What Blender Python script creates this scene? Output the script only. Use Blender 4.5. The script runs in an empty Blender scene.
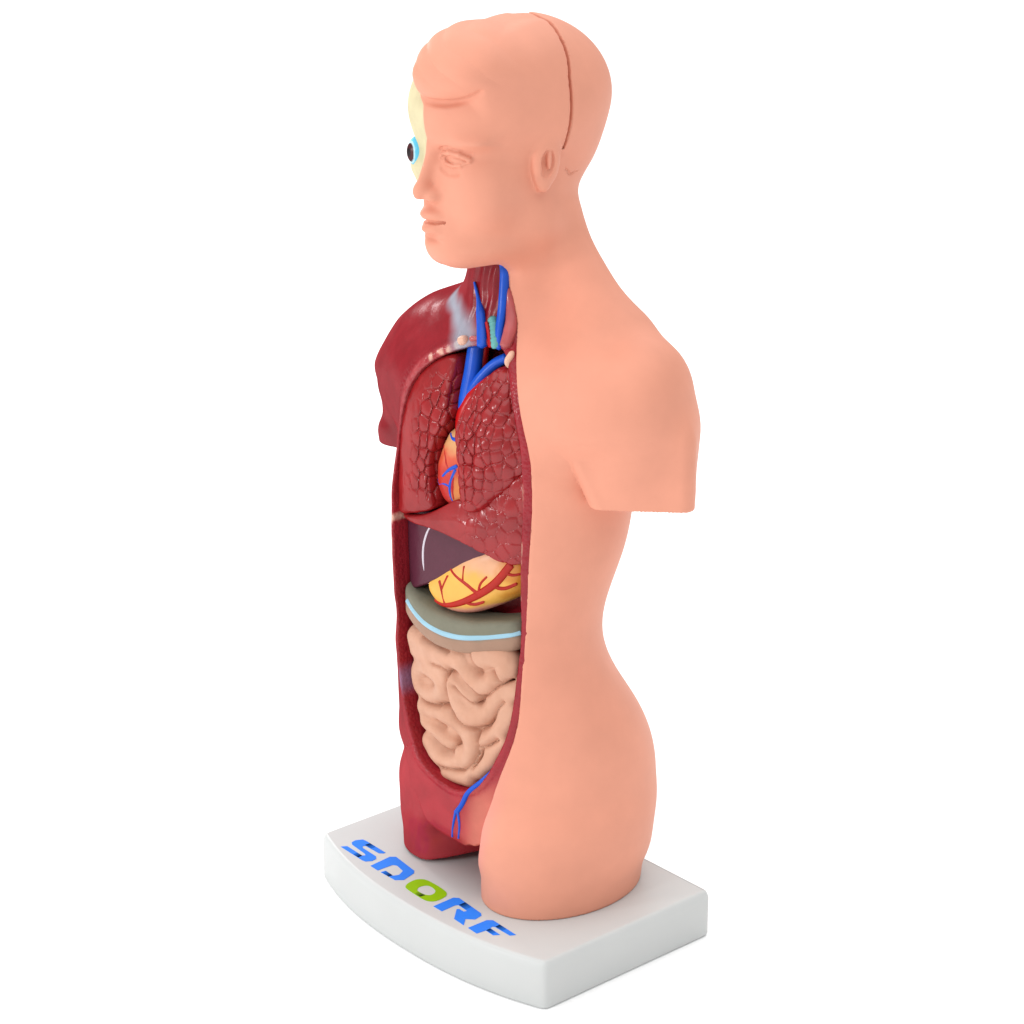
import bpy, math
import numpy as np

# ------------------------------------------------------------------ numeric helpers
class Spline:
    """natural cubic spline through (t, v)"""
    def __init__(s, t, v):
        t = np.array(t, float); v = np.array(v, float); n = len(t); h = np.diff(t)
        A = np.eye(n); r = np.zeros(n)
        for i in range(1, n - 1):
            A[i, i-1] = h[i-1]; A[i, i] = 2*(h[i-1]+h[i]); A[i, i+1] = h[i]
            r[i] = 6*((v[i+1]-v[i])/h[i] - (v[i]-v[i-1])/h[i-1])
        s.t, s.v, s.m, s.h = t, v, np.linalg.solve(A, r), h
        q = np.linspace(t[0], t[-1], 2000); i = np.clip(np.searchsorted(t, q) - 1, 0, n - 2)
        a = s.t[i+1]-q; b = q-s.t[i]; hh = h[i]
        s.q = q; s.y = s.m[i]*a**3/(6*hh)+s.m[i+1]*b**3/(6*hh)+(v[i]/hh-s.m[i]*hh/6)*a+(v[i+1]/hh-s.m[i+1]*hh/6)*b
    def __call__(s, x): return np.interp(x, s.q, s.y)

def sstep(a, b, x):
    t = np.clip((x-a)/(b-a), 0, 1); return t*t*(3-2*t)
def smin(a, b, k):
    h = np.clip(.5+.5*(b-a)/k, 0, 1); return b*(1-h)+a*h-k*h*(1-h)
def smax(a, b, k): return -smin(-a, -b, k)
def ell(x, y, z, c, r):
    X = (x-c[0])/r[0]; Y = (y-c[1])/r[1]; Z = (z-c[2])/r[2]
    k0 = np.sqrt(X*X+Y*Y+Z*Z)+1e-9
    k1 = np.sqrt((X/r[0])**2+(Y/r[1])**2+(Z/r[2])**2)+1e-9
    return k0*(k0-1)/k1
def rell(x, y, z, c, r, ang, axis='x'):
    """ellipsoid turned by ang (degrees) about an axis through its centre"""
    a = math.radians(ang); ca, sa = math.cos(a), math.sin(a)
    X, Y, Z = x-c[0], y-c[1], z-c[2]
    if axis == 'x': Y, Z = ca*Y+sa*Z, -sa*Y+ca*Z
    elif axis == 'y': X, Z = ca*X-sa*Z, sa*X+ca*Z
    else: X, Y = ca*X+sa*Y, -sa*X+ca*Y
    return ell(X, Y, Z, (0, 0, 0), r)
def cap(x, y, z, a, b, r1, r2=None):
    if r2 is None: r2 = r1
    d = np.subtract(b, a); L = float(d@d)+1e-12
    t = np.clip(((x-a[0])*d[0]+(y-a[1])*d[1]+(z-a[2])*d[2])/L, 0, 1)
    return np.sqrt((x-a[0]-t*d[0])**2+(y-a[1]-t*d[1])**2+(z-a[2]-t*d[2])**2)-(r1+(r2-r1)*t)
def chain(x, y, z, pts, rs, k=.0):
    f = None
    if np.isscalar(rs): rs = [rs]*len(pts)
    for i in range(len(pts)-1):
        g = cap(x, y, z, pts[i], pts[i+1], rs[i], rs[i+1])
        f = g if f is None else (smin(f, g, k) if k else np.minimum(f, g))
    return f
def ecol(x, y, cx, cy, a, b):
    """elliptic column distance (a, b may be arrays)"""
    X, Y = x-cx, y-cy
    rho = np.sqrt((X/a)**2+(Y/b)**2)+1e-9
    return rho*(rho-1)/(np.sqrt(X*X/a**4+Y*Y/b**4)+1e-9)
_GRID = {}
def poly2(px, pz, V, st=.025, pad=1.6):
    """signed distance to a closed polygon, read from a fine table"""
    key = id(V)
    if key not in _GRID:
        lo = V.min(0)-pad; hi = V.max(0)+pad; n = np.ceil((hi-lo)/st).astype(int)+1
        g = poly_exact(*[q.ravel() for q in np.meshgrid(lo[0]+st*np.arange(n[0]), lo[1]+st*np.arange(n[1]), indexing='ij')], V).reshape(n)
        _GRID[key] = (lo, n, g, V)
    lo, n, g, _ = _GRID[key]
    u = (px-lo[0])/st; v = (pz-lo[1])/st
    uc = np.clip(u, 0, n[0]-1.001); vc = np.clip(v, 0, n[1]-1.001)
    i = uc.astype(int); j = vc.astype(int); a = uc-i; b = vc-j
    d = (g[i, j]*(1-a)+g[i+1, j]*a)*(1-b)+(g[i, j+1]*(1-a)+g[i+1, j+1]*a)*b
    return d+np.hypot(u-uc, v-vc)*st
def poly_exact(px, pz, V):
    """signed distance to a closed polygon"""
    V = np.array(V, float); n = len(V)
    d = np.full(px.shape, 1e9); s = np.zeros(px.shape, bool)
    for i in range(n):
        a, b = V[i], V[i-1]; e = b-a
        wx, wz = px-a[0], pz-a[1]
        t = np.clip((wx*e[0]+wz*e[1])/(e@e+1e-12), 0, 1)
        d = np.minimum(d, (wx-e[0]*t)**2+(wz-e[1]*t)**2)
        c1 = (a[1] <= pz) & (b[1] > pz); c2 = (a[1] > pz) & (b[1] <= pz)
        cr = e[0]*wz-e[1]*wx
        s ^= (c1 & (cr > 0)) | (c2 & (cr < 0))
    d = np.sqrt(d); return np.where(s, -d, d)
def smooth_loop(V, n=4):
    """Chaikin corner cutting of a closed polygon"""
    V = np.array(V, float)
    for _ in range(n):
        W = np.roll(V, -1, 0); V = np.stack([.75*V+.25*W, .25*V+.75*W], 1).reshape(-1, V.shape[1])
    return V
def polyline(V, n=3):
    V = np.array(V, float)
    for _ in range(n):
        W = V[1:]; U = V[:-1]
        M = np.stack([.75*U+.25*W, .25*U+.75*W], 1).reshape(-1, V.shape[1])
        V = np.vstack([V[:1], M, V[-1:]])
    return V
def hash2(i, j, s=0):
    v = np.sin(i*127.1+j*311.7+s*74.7)*43758.5453; return v-np.floor(v)
def hash3(i, j, k, s=0):
    v = np.sin(i*127.1+j*311.7+k*191.3+s*74.7)*43758.5453; return v-np.floor(v)
def cells(u, v, jit=.75, seed=0):
    """2D cellular noise: returns distance to nearest and second nearest jittered point"""
    iu, iv = np.floor(u), np.floor(v)
    d1 = np.full(u.shape, 9.); d2 = np.full(u.shape, 9.)
    for a in (-1, 0, 1):
        for b in (-1, 0, 1):
            ci, cj = iu+a, iv+b
            pu = ci+.5+jit*(hash2(ci, cj, seed)-.5); pv = cj+.5+jit*(hash2(ci, cj, seed+3)-.5)
            d = np.sqrt((u-pu)**2+(v-pv)**2)
            d2 = np.where(d < d1, d1, np.minimum(d2, d)); d1 = np.minimum(d1, d)
    return d1, d2
def vnoise(x, y, z, s=0):
    i, j, k = np.floor(x), np.floor(y), np.floor(z)
    fx, fy, fz = x-i, y-j, z-k
    fx, fy, fz = [t*t*(3-2*t) for t in (fx, fy, fz)]
    o = 0
    for a in (0, 1):
        for b in (0, 1):
            for c in (0, 1):
                w = (fx if a else 1-fx)*(fy if b else 1-fy)*(fz if c else 1-fz)
                o = o+w*hash3(i+a, j+b, k+c, s)
    return o*2-1
def fbm(x, y, z, f=1., o=3, s=0):
    r = 0; A = 1.
    for q in range(o):
        r = r+A*vnoise(x*f, y*f, z*f, s+q*7); f *= 2.03; A *= .5
    return r/1.75

# ------------------------------------------------------------------ the body (centimetres; X = model's left, -Y = front, Z up)
TZ = [-1, 0, 2, 3.7, 5.5, 6.75, 8, 8.7, 11, 13, 15, 16.5, 17.6, 18.6, 20]
T_A = Spline(TZ, [4.1, 4.15, 4.35, 4.4, 4.2, 3.8, 3.45, 3.4, 3.85, 4.05, 4.1, 3.7, 2.9, 1.7, 1.3])
T_B = Spline(TZ, [3.1, 3.2, 3.35, 3.46, 3.2, 2.9, 2.78, 2.8, 3.08, 3.1, 2.95, 2.55, 2.1, 1.6, 1.4])
T_Y = Spline(TZ, [.6, .6, .65, .67, .32, -.15, -.46, -.47, -.12, .1, .28, .5, .6, .55, .5])
def yfront(x, z, inset=0.):
    """front surface of the trunk, moved inwards by inset"""
    a, b, c = T_A(z), T_B(z), T_Y(z)
    q = np.clip(1-(x/np.maximum(a-inset*.4, .3))**2, .02, 1)
    return c-(b-inset)*np.sqrt(q)

def f_trunk_all(x, y, z):
    ax = np.abs(x)
    t = ecol(x, y, 0, T_Y(z), T_A(z), T_B(z))
    t = smax(t, 1.15-z+.25*np.cos(np.clip(x, -3, 3)), .7)
    t = smax(t, z-18.9, .4)
    t = t+.16*np.exp(-(x/.35)**2)*sstep(1.5, 3, y)*sstep(6.2, 4.8, z)
    t = t+.10*np.exp(-(x/.5)**2)*sstep(1, 2, y)*sstep(5.5, 8, z)*sstep(18, 15, z)
    la = (2.0+.10*z)*np.where(x < 0, .93, 1.0); lb = (2.75+.05*z)*np.where(x < 0, .90, 1.0)
    leg = ecol(ax, y, 2.12, .2+.03*z, la, lb)
    leg = smax(leg, z-3.2, 1.0)
    t = smin(t, leg, .55)
    R = x < 0                                            # the flayed half hangs lower
    zs = z+np.where(R, .8*sstep(1.2, 4, ax), 0.)
    sh = cap(ax, y, zs, (1.2, .75, 17.0), (4.3, .75, 16.2), 1.2, 1.2)
    t = smin(t, sh, .9)
    pec = ell(ax, y, zs, (2.75, .2, 15.75), (2.75, 2.15, 2.0))
    t = smin(t, pec, .6)
    t = smin(t, np.where(R, cap(x, y, z, (-1.9, .5, 16.7), (-4.2, .45, 15.65), 1.1, 1.15), 9.), .8)
    t = smin(t, ell(x, y, z, (-3.0, .3, 16.45), (1.6, 1.3, 1.2)), .7)
    t = smin(t, ell(x, y, z, (3.3, 1.2, 16.72), (1.6, 1.1, 1.2)), .7)
    zt = z+np.where(R, 1.25, 0.)*sstep(20.6, 19.0, z)
    tr = cap(ax, y, zt, (.75, .95, 20.1), (3.0, 1.0, 17.5), .75, .92)
    t = smin(t, tr, np.where(R, .6, 1.0))
    nk = cap(x, y, z, (0, .55, 17.6), (0, .35, 21.5), 1.62, 1.55)
    t = smin(t, nk, .7)
    de = rell(ax, y, z+np.where(R, .75, 0.), (4.72, .75, 15.2), (1.2, 1.62, 2.3), 8, 'y')+np.where(R, .36, 0)
    u = (ax-4.72)*.72+(y-.85)*.69; w_ = (ax-4.72)*.69-(y-.85)*.72
    qx = np.maximum(u, -u-.45*np.clip(z-13.0, 0, 1.5))-(1.46-.42); qy = np.abs(w_)-(1.12-.42)
    arm = np.hypot(np.maximum(qx, 0), np.maximum(qy, 0))+np.minimum(np.maximum(qx, qy), 0)-.42
    arm = np.where(R, ecol(ax, y, 4.66, .6, 1.2, 1.62), arm)
    arm = smax(arm, z-15.6, .8)
    de = smax(smin(de, arm, .6), np.where(R, 12.72, 13.02)-z, .035)
    k = .03+.82*sstep(14.2, 15.3, z)
    k = np.where(R, np.maximum(k, .45), k)
    t = smin(t, de, k)
    t = smin(t, ell(x, y, z, (-4.92, -.58, 13.1), (.5, .42, .42)), .25)
    return smax(t, -z, .05)

def g_cut(z): return np.interp(z, [20, 22.5, 22.71, 24.66, 25.6, 26.07, 27], [.16, .16, .16, .18, .37, .55, 1.1])

def f_head(x, y, z, hair=True):
    x = np.where(x < 0, x*(1+.9*sstep(22.0, 20.8, z)), x)
    ax = np.abs(x)
    h = ell(x, y, z, (0, .03, 23.85), (2.32, 3.08, 2.32))
    h = smin(h, ell(x, y, z, (0, 1.05, 22.6), (1.6, 1.55, 1.6)), .6)
    h = smin(h, ell(x, y, z, (0, -1.0, 21.75), (1.9, 2.05, 2.2)), .5)
    h = smin(h, ell(x, y, z, (0, -2.25, 20.25), (.85, .72, .66)), .55)
    h = smin(h, cap(ax, y, z, (.45, -2.1, 20.15), (1.25, -.5, 20.6), .55, .65), .8)
    h = smin(h, ell(x, y, z, (.15, -1.35, 20.05), (1.35, 1.5, .62)), .35)
    # temples
    h = smin(h, ell(x, y, z, (0, -1.1, 23.7), (2.05, 2.05, 1.7)), .4)
    # cheek
    h = smin(h, ell(ax, y, z, (1.0, -1.95, 21.6), (.85, .8, .95)), .6)
    # eye socket, brow, lids (the modelled eye is on the skin side only)
    h0 = h
    h = smax(h, -ell(ax, y, z, (.80, -3.2, 22.68), (.55, .46, .30)), .25)
    h = smin(h, np.where(x < -.2, 9., ell(ax, y, z, (.85, -2.46, 23.1), (.9, .52, .2))), .4)
    h = smin(h, ell(ax, y, z, (.80, -2.47, 22.62), (.42, .39, .24)), .06)
    lid = chain(ax, y, z, [(.40, -2.80, 22.60), (.56, -2.87, 22.72), (.80, -2.89, 22.77), (1.05, -2.78, 22.73), (1.24, -2.60, 22.62)], .085, .03)
    h = smin(h, lid, .05)
    h = smax(h, -chain(ax, y, z, [(.44, -2.92, 22.82), (.58, -2.96, 22.91), (.82, -2.95, 22.95), (1.12, -2.78, 22.89), (1.32, -2.58, 22.78)], .028, .03), .06)
    lid2 = chain(ax, y, z, [(.42, -2.80, 22.53), (.6, -2.84, 22.44), (.82, -2.83, 22.41), (1.05, -2.74, 22.44), (1.24, -2.58, 22.56)], .05, .03)
    h = smin(h, lid2, .05)
    h = smax(h, -chain(ax, y, z, [(.40, -2.88, 22.58), (.6, -2.91, 22.66), (.82, -2.91, 22.68), (1.02, -2.82, 22.65), (1.2, -2.66, 22.58)], .026, .03), .03)
    h = smax(h, -ell(ax, y, z, (.42, -2.9, 22.57), (.06, .06, .06)), .03)
    h = smax(h, -chain(ax, y, z, [(.5, -2.92, 22.3), (.75, -2.9, 22.2), (1.0, -2.8, 22.22)], .04), .12)
    h = np.where(x < -.15, h0, h)
    # nose
    h = smin(h, cap(x, y, z, (0, -2.90, 22.75), (0, -3.28, 21.8), .17, .20), .30)
    h = smin(h, ell(x, y, z, (0, -3.31, 21.68), (.29, .30, .25)), .18)
    h = smin(h, ell(ax, y, z, (.33, -2.97, 21.55), (.22, .36, .20)), .18)
    h = smax(h, -ell(ax, y, z, (.19, -3.16, 21.35), (.08, .13, .05)), .06)
    # mouth
    h = smin(h, ell(x, y, z, (0, -2.58, 20.85), (.68, .46, .5)), .3)
    h = smin(h, ell(x, y, z, (0, -2.86, 20.99), (.54, .40, .20)), .12)
    h = smin(h, ell(x, y, z, (0, -2.83, 20.57), (.49, .39, .21)), .12)
    h = smax(h, -chain(ax, y, z, [(0, -3.10, 20.79), (.3, -3.03, 20.79), (.58, -2.87, 20.82)], .05, .02), .06)
    h = smax(h, -ell(x, y, z, (0, -3.14, 20.31), (.42, .2, .08)), .2)
    # quiff of hair
    if hair:
        q = rell(x, y, z, (.34, -2.36, 25.0), (1.4, 1.12, .70), 20, 'x')
        q = smin(q, ell(x, y, z, (1.0, -2.17, 24.93), (.85, .90, .52)), .2)
        q = smin(q, ell(x, y, z, (.15, -1.0, 24.9), (2.02, 2.2, 1.22)), .7)
        w = 1.6*x+1.1*(y+2.3)+2.6*(z-24.6)+.35*np.sin(2.3*x+1.7*z)
        q = q-.036*np.abs(np.sin(w*1.7+.4*np.sin(3*x)))*sstep(-.6, -1.9, y)*sstep(24.5, 24.9, z)
        q = q+.05*np.exp(-np.abs(z-25.62-.12*x+.1*(y+1.5))/.05)*sstep(-2.4, -1.9, y)*sstep(.9, -.3, x)*sstep(0, -1, y)
        q = smax(q, -x-.12, .2)
        h = smin(h, q, .05+.55*sstep(1.15, 1.9, x+.3*(y+2.6)))
        h = smax(h, -chain(x, y, z, [(0.16, -3.19, 24.11), (0.42, -3.12, 24.11), (0.78, -3.0, 24.13), (1.09, -2.84, 24.2), (1.43, -2.7, 24.32), (1.73, -2.6, 24.48)], [.03, .07, .08, .075, .06, .03]), .14)
    # ears
    e = rell(ax, y, z, (2.02, -.50, 22.42), (.23, .48, .76), -8, 'x')
    e = smax(e, -rell(ax, y, z, (2.23, -.58, 22.38), (.19, .24, .42), -8, 'x'), .04)
    e = smax(e, -chain(ax, y, z, [(2.22, -.75, 22.85), (2.25, -.45, 22.9), (2.26, -.3, 22.6), (2.24, -.35, 22.2)], .035, .02), .04)
    e = smin(e, ell(ax, y, z, (2.04, -.82, 22.25), (.11, .12, .17)), .08)
    e = smin(e, ell(ax, y, z, (2.14, -.5, 22.5), (.09, .07, .3)), .06)
    e = smin(e, ell(ax, y, z, (2.04, -.62, 21.78), (.16, .2, .2)), .1)
    h = smin(h, e, .14)
    return h

def f_figure(x, y, z, hair=True):
    hi = z > 18.6
    f = f_trunk_all(x, y, z)
    if hi.any():
        k = np.where(hi)[0]
        xx, yy, zz = x[k], y[k], z[k]
        hd = f_head(xx, yy, zz, hair)
        f[k] = smin(f[k], hd, np.where((xx > .75), .45+.5*sstep(.75, 1.4, xx)*sstep(21.5, 20.5, zz), np.where(yy > -.6, .45, .12)))
    return f
WORLD, KEY, SIDE, TOP, FRONT = .55, 3.0, 2.6, 108.0, 2.0

# ------------------------------------------------------------------ surface meshing
def axis_pts(*segs):
    """segments (lo, hi, step) -> strictly increasing coordinates, count 4n+1"""
    out = []
    for lo, hi, st in segs:
        n = max(1, int(round((hi-lo)/st))); out += list(np.linspace(lo, hi, n+1)[(1 if out else 0):])
    while (len(out)-1) % 4: out.append(out[-1]+(out[-1]-out[-2]))
    return np.array(out)

def surface(f, ax, ay, az, margin=1.0, its=3):
    """iso-surface of f on a rectilinear grid (surface nets over the active blocks), vertices pulled onto f = 0"""
    A = [ax, ay, az]; n = [len(q) for q in A]; nb = [(q-1)//4 for q in n]
    cb = [.5*(q[0:-1:4]+q[4::4]) for q in A]; hb = [.5*(q[4::4]-q[0:-1:4]) for q in A]
    bx, by, bz = np.meshgrid(*cb, indexing='ij'); hx, hy, hz = np.meshgrid(*hb, indexing='ij')
    fb = f(bx.ravel(), by.ravel(), bz.ravel()).reshape(bx.shape)
    act = np.abs(fb) < margin*(np.sqrt(hx**2+hy**2+hz**2)*1.25+.05)
    def blockmap(arr, op):
        for d in range(3):
            i = np.minimum(np.arange(n[d])//4, nb[d]-1); j = np.clip((np.arange(n[d])-1)//4, 0, nb[d]-1)
            arr = op(np.take(arr, i, d), np.take(arr, j, d))
        return arr
    F = fb
    for d in range(3): F = np.take(F, np.minimum(np.arange(n[d])//4, nb[d]-1), d)
    F = F.astype(np.float32); M = blockmap(act, np.logical_or)
    I = np.nonzero(M)
    F[I] = f(ax[I[0]], ay[I[1]], az[I[2]])
    S = F < 0
    c = np.zeros([q-1 for q in n], np.int8)
    for a in (0, 1):
        for b in (0, 1):
            for d in (0, 1): c += S[a:n[0]-1+a, b:n[1]-1+b, d:n[2]-1+d]
    cell = np.nonzero((c > 0) & (c < 8)); nv = len(cell[0])
    idx = np.full(c.shape, -1, np.int32); idx[cell] = np.arange(nv)
    P = np.zeros((nv, 3)); W = np.zeros(nv)
    ci = np.array(cell)
    corners = [(a, b, d) for a in (0, 1) for b in (0, 1) for d in (0, 1)]
    for u in corners:
        for d in range(3):
            if u[d]: continue
            v = list(u); v[d] = 1
            iu = tuple(ci[k]+u[k] for k in range(3)); iv = tuple(ci[k]+v[k] for k in range(3))
            fu, fv = F[iu].astype(float), F[iv].astype(float); m = (fu < 0) != (fv < 0)
            t = np.where(m, fu/np.where(m, fu-fv, 1), 0)
            for k in range(3):
                P[:, k] += np.where(m, A[k][iu[k]]*(1-t)+A[k][iv[k]]*t, 0)
            W += m
    P /= W[:, None]
    quads = []
    for d in range(3):
        e1, e2 = [(1, 2), (2, 0), (0, 1)][d]
        sl0 = [slice(None)]*3; sl1 = [slice(None)]*3; sl0[d] = slice(0, n[d]-1); sl1[d] = slice(1, n[d])
        s0, s1 = S[tuple(sl0)], S[tuple(sl1)]
        E = np.array(np.nonzero(s0 != s1))
        ok = (E[e1] > 0) & (E[e1] < n[e1]-1) & (E[e2] > 0) & (E[e2] < n[e2]-1); E = E[:, ok]
        def at(o1, o2):
            q = E.copy(); q[e1] -= o1; q[e2] -= o2; return idx[q[0], q[1], q[2]]
        Q = np.stack([at(1, 1), at(0, 1), at(0, 0), at(1, 0)], 1)
        fl = ~s0[E[0], E[1], E[2]]
        Q[fl] = Q[fl][:, ::-1]
        quads.append(Q)
    Q = np.vstack(quads); Q = Q[(Q >= 0).all(1)]
    h = float(min(np.diff(ax).min(), np.diff(ay).min(), np.diff(az).min()))
    lim = .8*h
    for _ in range(its):
        g, v = grad(f, P, h*.35); st = v/np.maximum((g*g).sum(1), .05)
        mv = g*st[:, None]; L = np.sqrt((mv*mv).sum(1))+1e-12
        P -= mv*np.minimum(1, lim/L)[:, None]
    return P, Q

def grad(f, P, e):
    x, y, z = P.T
    g = np.stack([f(x+e, y, z)-f(x-e, y, z), f(x, y+e, z)-f(x, y-e, z), f(x, y, z+e)-f(x, y, z-e)], 1)/(2*e)
    return g, f(x.copy(), y.copy(), z.copy())

def snap(f, P, off=0., its=8):
    """pull points onto the surface f = off"""
    P = np.array(P, float)
    for _ in range(its):
        g, v = grad(f, P, .02); P -= g*((v-off)/np.maximum((g*g).sum(1), .1))[:, None]*.9
    return P

# ------------------------------------------------------------------ Blender objects
SC = .01
scene = bpy.context.scene
COL = scene.collection
def link(name, me, mat, parent=None):
    o = bpy.data.objects.new(name, me); COL.objects.link(o)
    for m in (mat if isinstance(mat, (list, tuple)) else [mat]): me.materials.append(m)
    if parent: o.parent = parent
    return o
def mesh_from(name, P, Q, smooth=True):
    me = bpy.data.meshes.new(name)
    me.vertices.add(len(P)); me.vertices.foreach_set('co', (np.asarray(P)*SC).astype(np.float32).ravel())
    Q = np.asarray(Q); k = Q.shape[1]
    me.loops.add(Q.size); me.loops.foreach_set('vertex_index', Q.astype(np.int32).ravel())
    me.polygons.add(len(Q)); me.polygons.foreach_set('loop_start', np.arange(0, Q.size, k, dtype=np.int32))
    me.polygons.foreach_set('loop_total', np.full(len(Q), k, np.int32))
    me.polygons.foreach_set('use_smooth', np.full(len(Q), smooth))
    me.update(calc_edges=True); me.validate()
    return me
def paint(me, rgb, alpha=None):
    n = len(me.vertices); a = np.ones((n, 4), np.float32); a[:, :3] = rgb
    if alpha is not None: a[:, 3] = alpha
    at = me.color_attributes.new('paint', 'FLOAT_COLOR', 'POINT'); at.data.foreach_set('color', a.ravel())
def organ(name, f, ax, ay, az, mat, parent, rgb=None, alpha=None, normals=.03, margin=1.2, its=3):
    P, Q = surface(f, ax, ay, az, margin, its)
    me = mesh_from(name, P, Q)
    if rgb is not None:
        x, y, z = P.T
        paint(me, rgb(x, y, z) if callable(rgb) else rgb, alpha(x, y, z) if callable(alpha) else alpha)
    if normals:
        g, _ = grad(f, P, normals); g /= np.linalg.norm(g, axis=1)[:, None]+1e-9
        me.normals_split_custom_set_from_vertices(g.astype(np.float32))
    print(name, len(P), 'vertices')
    return link(name, me, mat, parent)
def tube(name, pts, rad, mat, parent, n=3, sides=12, flat=1., up=None, rgb=None):
    """round (or flattened) tube along a smoothed polyline"""
    pts = polyline(pts, n); rad = np.interp(np.linspace(0, 1, len(pts)), np.linspace(0, 1, np.size(rad)), np.atleast_1d(rad)) if np.size(rad) > 1 else np.full(len(pts), float(np.atleast_1d(rad)[0]))
    T = np.gradient(pts, axis=0); T /= np.linalg.norm(T, axis=1)[:, None]+1e-9
    ref = np.array(up if up is not None else (.75, -.65, .15)); V = []; Q = []
    for i, (p, t, r) in enumerate(zip(pts, T, rad)):
        a = np.cross(t, ref); a /= np.linalg.norm(a)+1e-9; b = np.cross(a, t)
        for k in range(sides):
            w = 2*math.pi*k/sides; V.append(p+r*(math.cos(w)*a+math.sin(w)*b*flat))
    m = len(pts)
    for i in range(m-1):
        for k in range(sides): Q.append((i*sides+k, i*sides+(k+1) % sides, (i+1)*sides+(k+1) % sides, (i+1)*sides+k))
    V = np.array(V)
    c0, c1 = len(V), len(V)+1
    V = np.vstack([V, pts[0]-T[0]*rad[0]*.6, pts[-1]+T[-1]*rad[-1]*.6])
    me = bpy.data.meshes.new(name)
    F = [tuple(q) for q in Q]+[(c0, (k+1) % sides, k) for k in range(sides)]+[(c1, (m-1)*sides+k, (m-1)*sides+(k+1) % sides) for k in range(sides)]
    me.from_pydata([tuple(v*SC) for v in V], [], F); me.update()
    for p in me.polygons: p.use_smooth = True
    if rgb is not None: paint(me, rgb)
    return link(name, me, mat, parent)
def join_tubes(name, lst, mat, parent):
    """several branches of one vessel tree as one mesh"""
    import bmesh
    bm = bmesh.new()
    for o in lst: bm.from_mesh(o.data)
    me = bpy.data.meshes.new(name); bm.to_mesh(me); bm.free()
    for o in lst:
        d = o.data; bpy.data.objects.remove(o); bpy.data.meshes.remove(d)
    for p in me.polygons: p.use_smooth = True
    return link(name, me, mat, parent)

# ------------------------------------------------------------------ materials
def srgb(r, g, b):
    f = lambda c: (c/255/12.92) if c/255 <= .04045 else ((c/255+.055)/1.055)**2.4
    return (f(r), f(g), f(b))
def material(name, rgb=None, rough=.5, spec=.4, coat=0., bump=0., bscale=60., var=.05, vscale=25., amask=False, sss=0., gloss=0.):
    m = bpy.data.materials.new(name); m.use_nodes = True
    N = m.node_tree.nodes; L = m.node_tree.links; b = N['Principled BSDF']
    b.inputs['IOR'].default_value = 1.36; b.inputs['Roughness'].default_value = rough; b.inputs['Specular IOR Level'].default_value = spec
    b.inputs['Coat Weight'].default_value = coat; b.inputs['Coat Roughness'].default_value = .12
    tc = N.new('ShaderNodeTexCoord')
    if rgb is None:
        a = N.new('ShaderNodeAttribute'); a.attribute_name = 'paint'; src = a.outputs['Color']
    else:
        a = None; q = N.new('ShaderNodeRGB'); q.outputs[0].default_value = (*rgb, 1); src = q.outputs[0]
    # hand-painted unevenness
    nz = N.new('ShaderNodeTexNoise'); nz.inputs['Scale'].default_value = vscale/SC/10; nz.inputs['Detail'].default_value = 4
    L.new(tc.outputs['Object'], nz.inputs['Vector'])
    mr = N.new('ShaderNodeMapRange'); mr.inputs['From Min'].default_value = .3; mr.inputs['From Max'].default_value = .7
    mr.inputs['To Min'].default_value = 1-var; mr.inputs['To Max'].default_value = 1+var
    L.new(nz.outputs['Fac'], mr.inputs['Value'])
    mx = N.new('ShaderNodeVectorMath'); mx.operation = 'SCALE'
    L.new(src, mx.inputs[0]); L.new(mr.outputs[0], mx.inputs['Scale']); L.new(mx.outputs[0], b.inputs['Base Color'])
    if sss:
        b.inputs['Subsurface Weight'].default_value = sss; b.inputs['Subsurface Radius'].default_value = (1, .35, .2); b.inputs['Subsurface Scale'].default_value = .002
    if bump:
        n2 = N.new('ShaderNodeTexNoise'); n2.inputs['Scale'].default_value = bscale/SC/10; n2.inputs['Detail'].default_value = 3
        L.new(tc.outputs['Object'], n2.inputs['Vector'])
        bp = N.new('ShaderNodeBump'); bp.inputs['Strength'].default_value = bump; bp.inputs['Distance'].default_value = .0004
        h = n2.outputs['Fac']
        if amask and a:
            vo = N.new('ShaderNodeTexVoronoi'); vo.inputs['Scale'].default_value = 800
            L.new(tc.outputs['Object'], vo.inputs['Vector'])
            mu = N.new('ShaderNodeMath'); mu.operation = 'MULTIPLY'; iv = N.new('ShaderNodeMath'); iv.operation = 'SUBTRACT'; iv.inputs[0].default_value = 1
            L.new(a.outputs['Alpha'], iv.inputs[1])
            L.new(vo.outputs['Distance'], mu.inputs[0]); L.new(iv.outputs[0], mu.inputs[1])
            m2 = N.new('ShaderNodeMath'); m2.operation = 'MULTIPLY_ADD'; m2.inputs[1].default_value = -16
            L.new(mu.outputs[0], m2.inputs[0]); L.new(h, m2.inputs[2]); h = m2.outputs[0]
        L.new(h, bp.inputs['Height']); L.new(bp.outputs[0], b.inputs['Normal'])
    if gloss:
        # lacquered paint: an even film of gloss over matt colour
        df = N.new('ShaderNodeBsdfDiffuse'); gl = N.new('ShaderNodeBsdfGlossy'); ms = N.new('ShaderNodeMixShader')
        gl.inputs['Roughness'].default_value = rough; ms.inputs[0].default_value = gloss; L.new(mx.outputs[0], df.inputs['Color'])
        if bump: L.new(bp.outputs[0], df.inputs['Normal']); L.new(bp.outputs[0], gl.inputs['Normal'])
        L.new(df.outputs[0], ms.inputs[1]); L.new(gl.outputs[0], ms.inputs[2]); L.new(ms.outputs[0], N['Material Output'].inputs['Surface'])
        N.remove(b)
    return m

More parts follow.
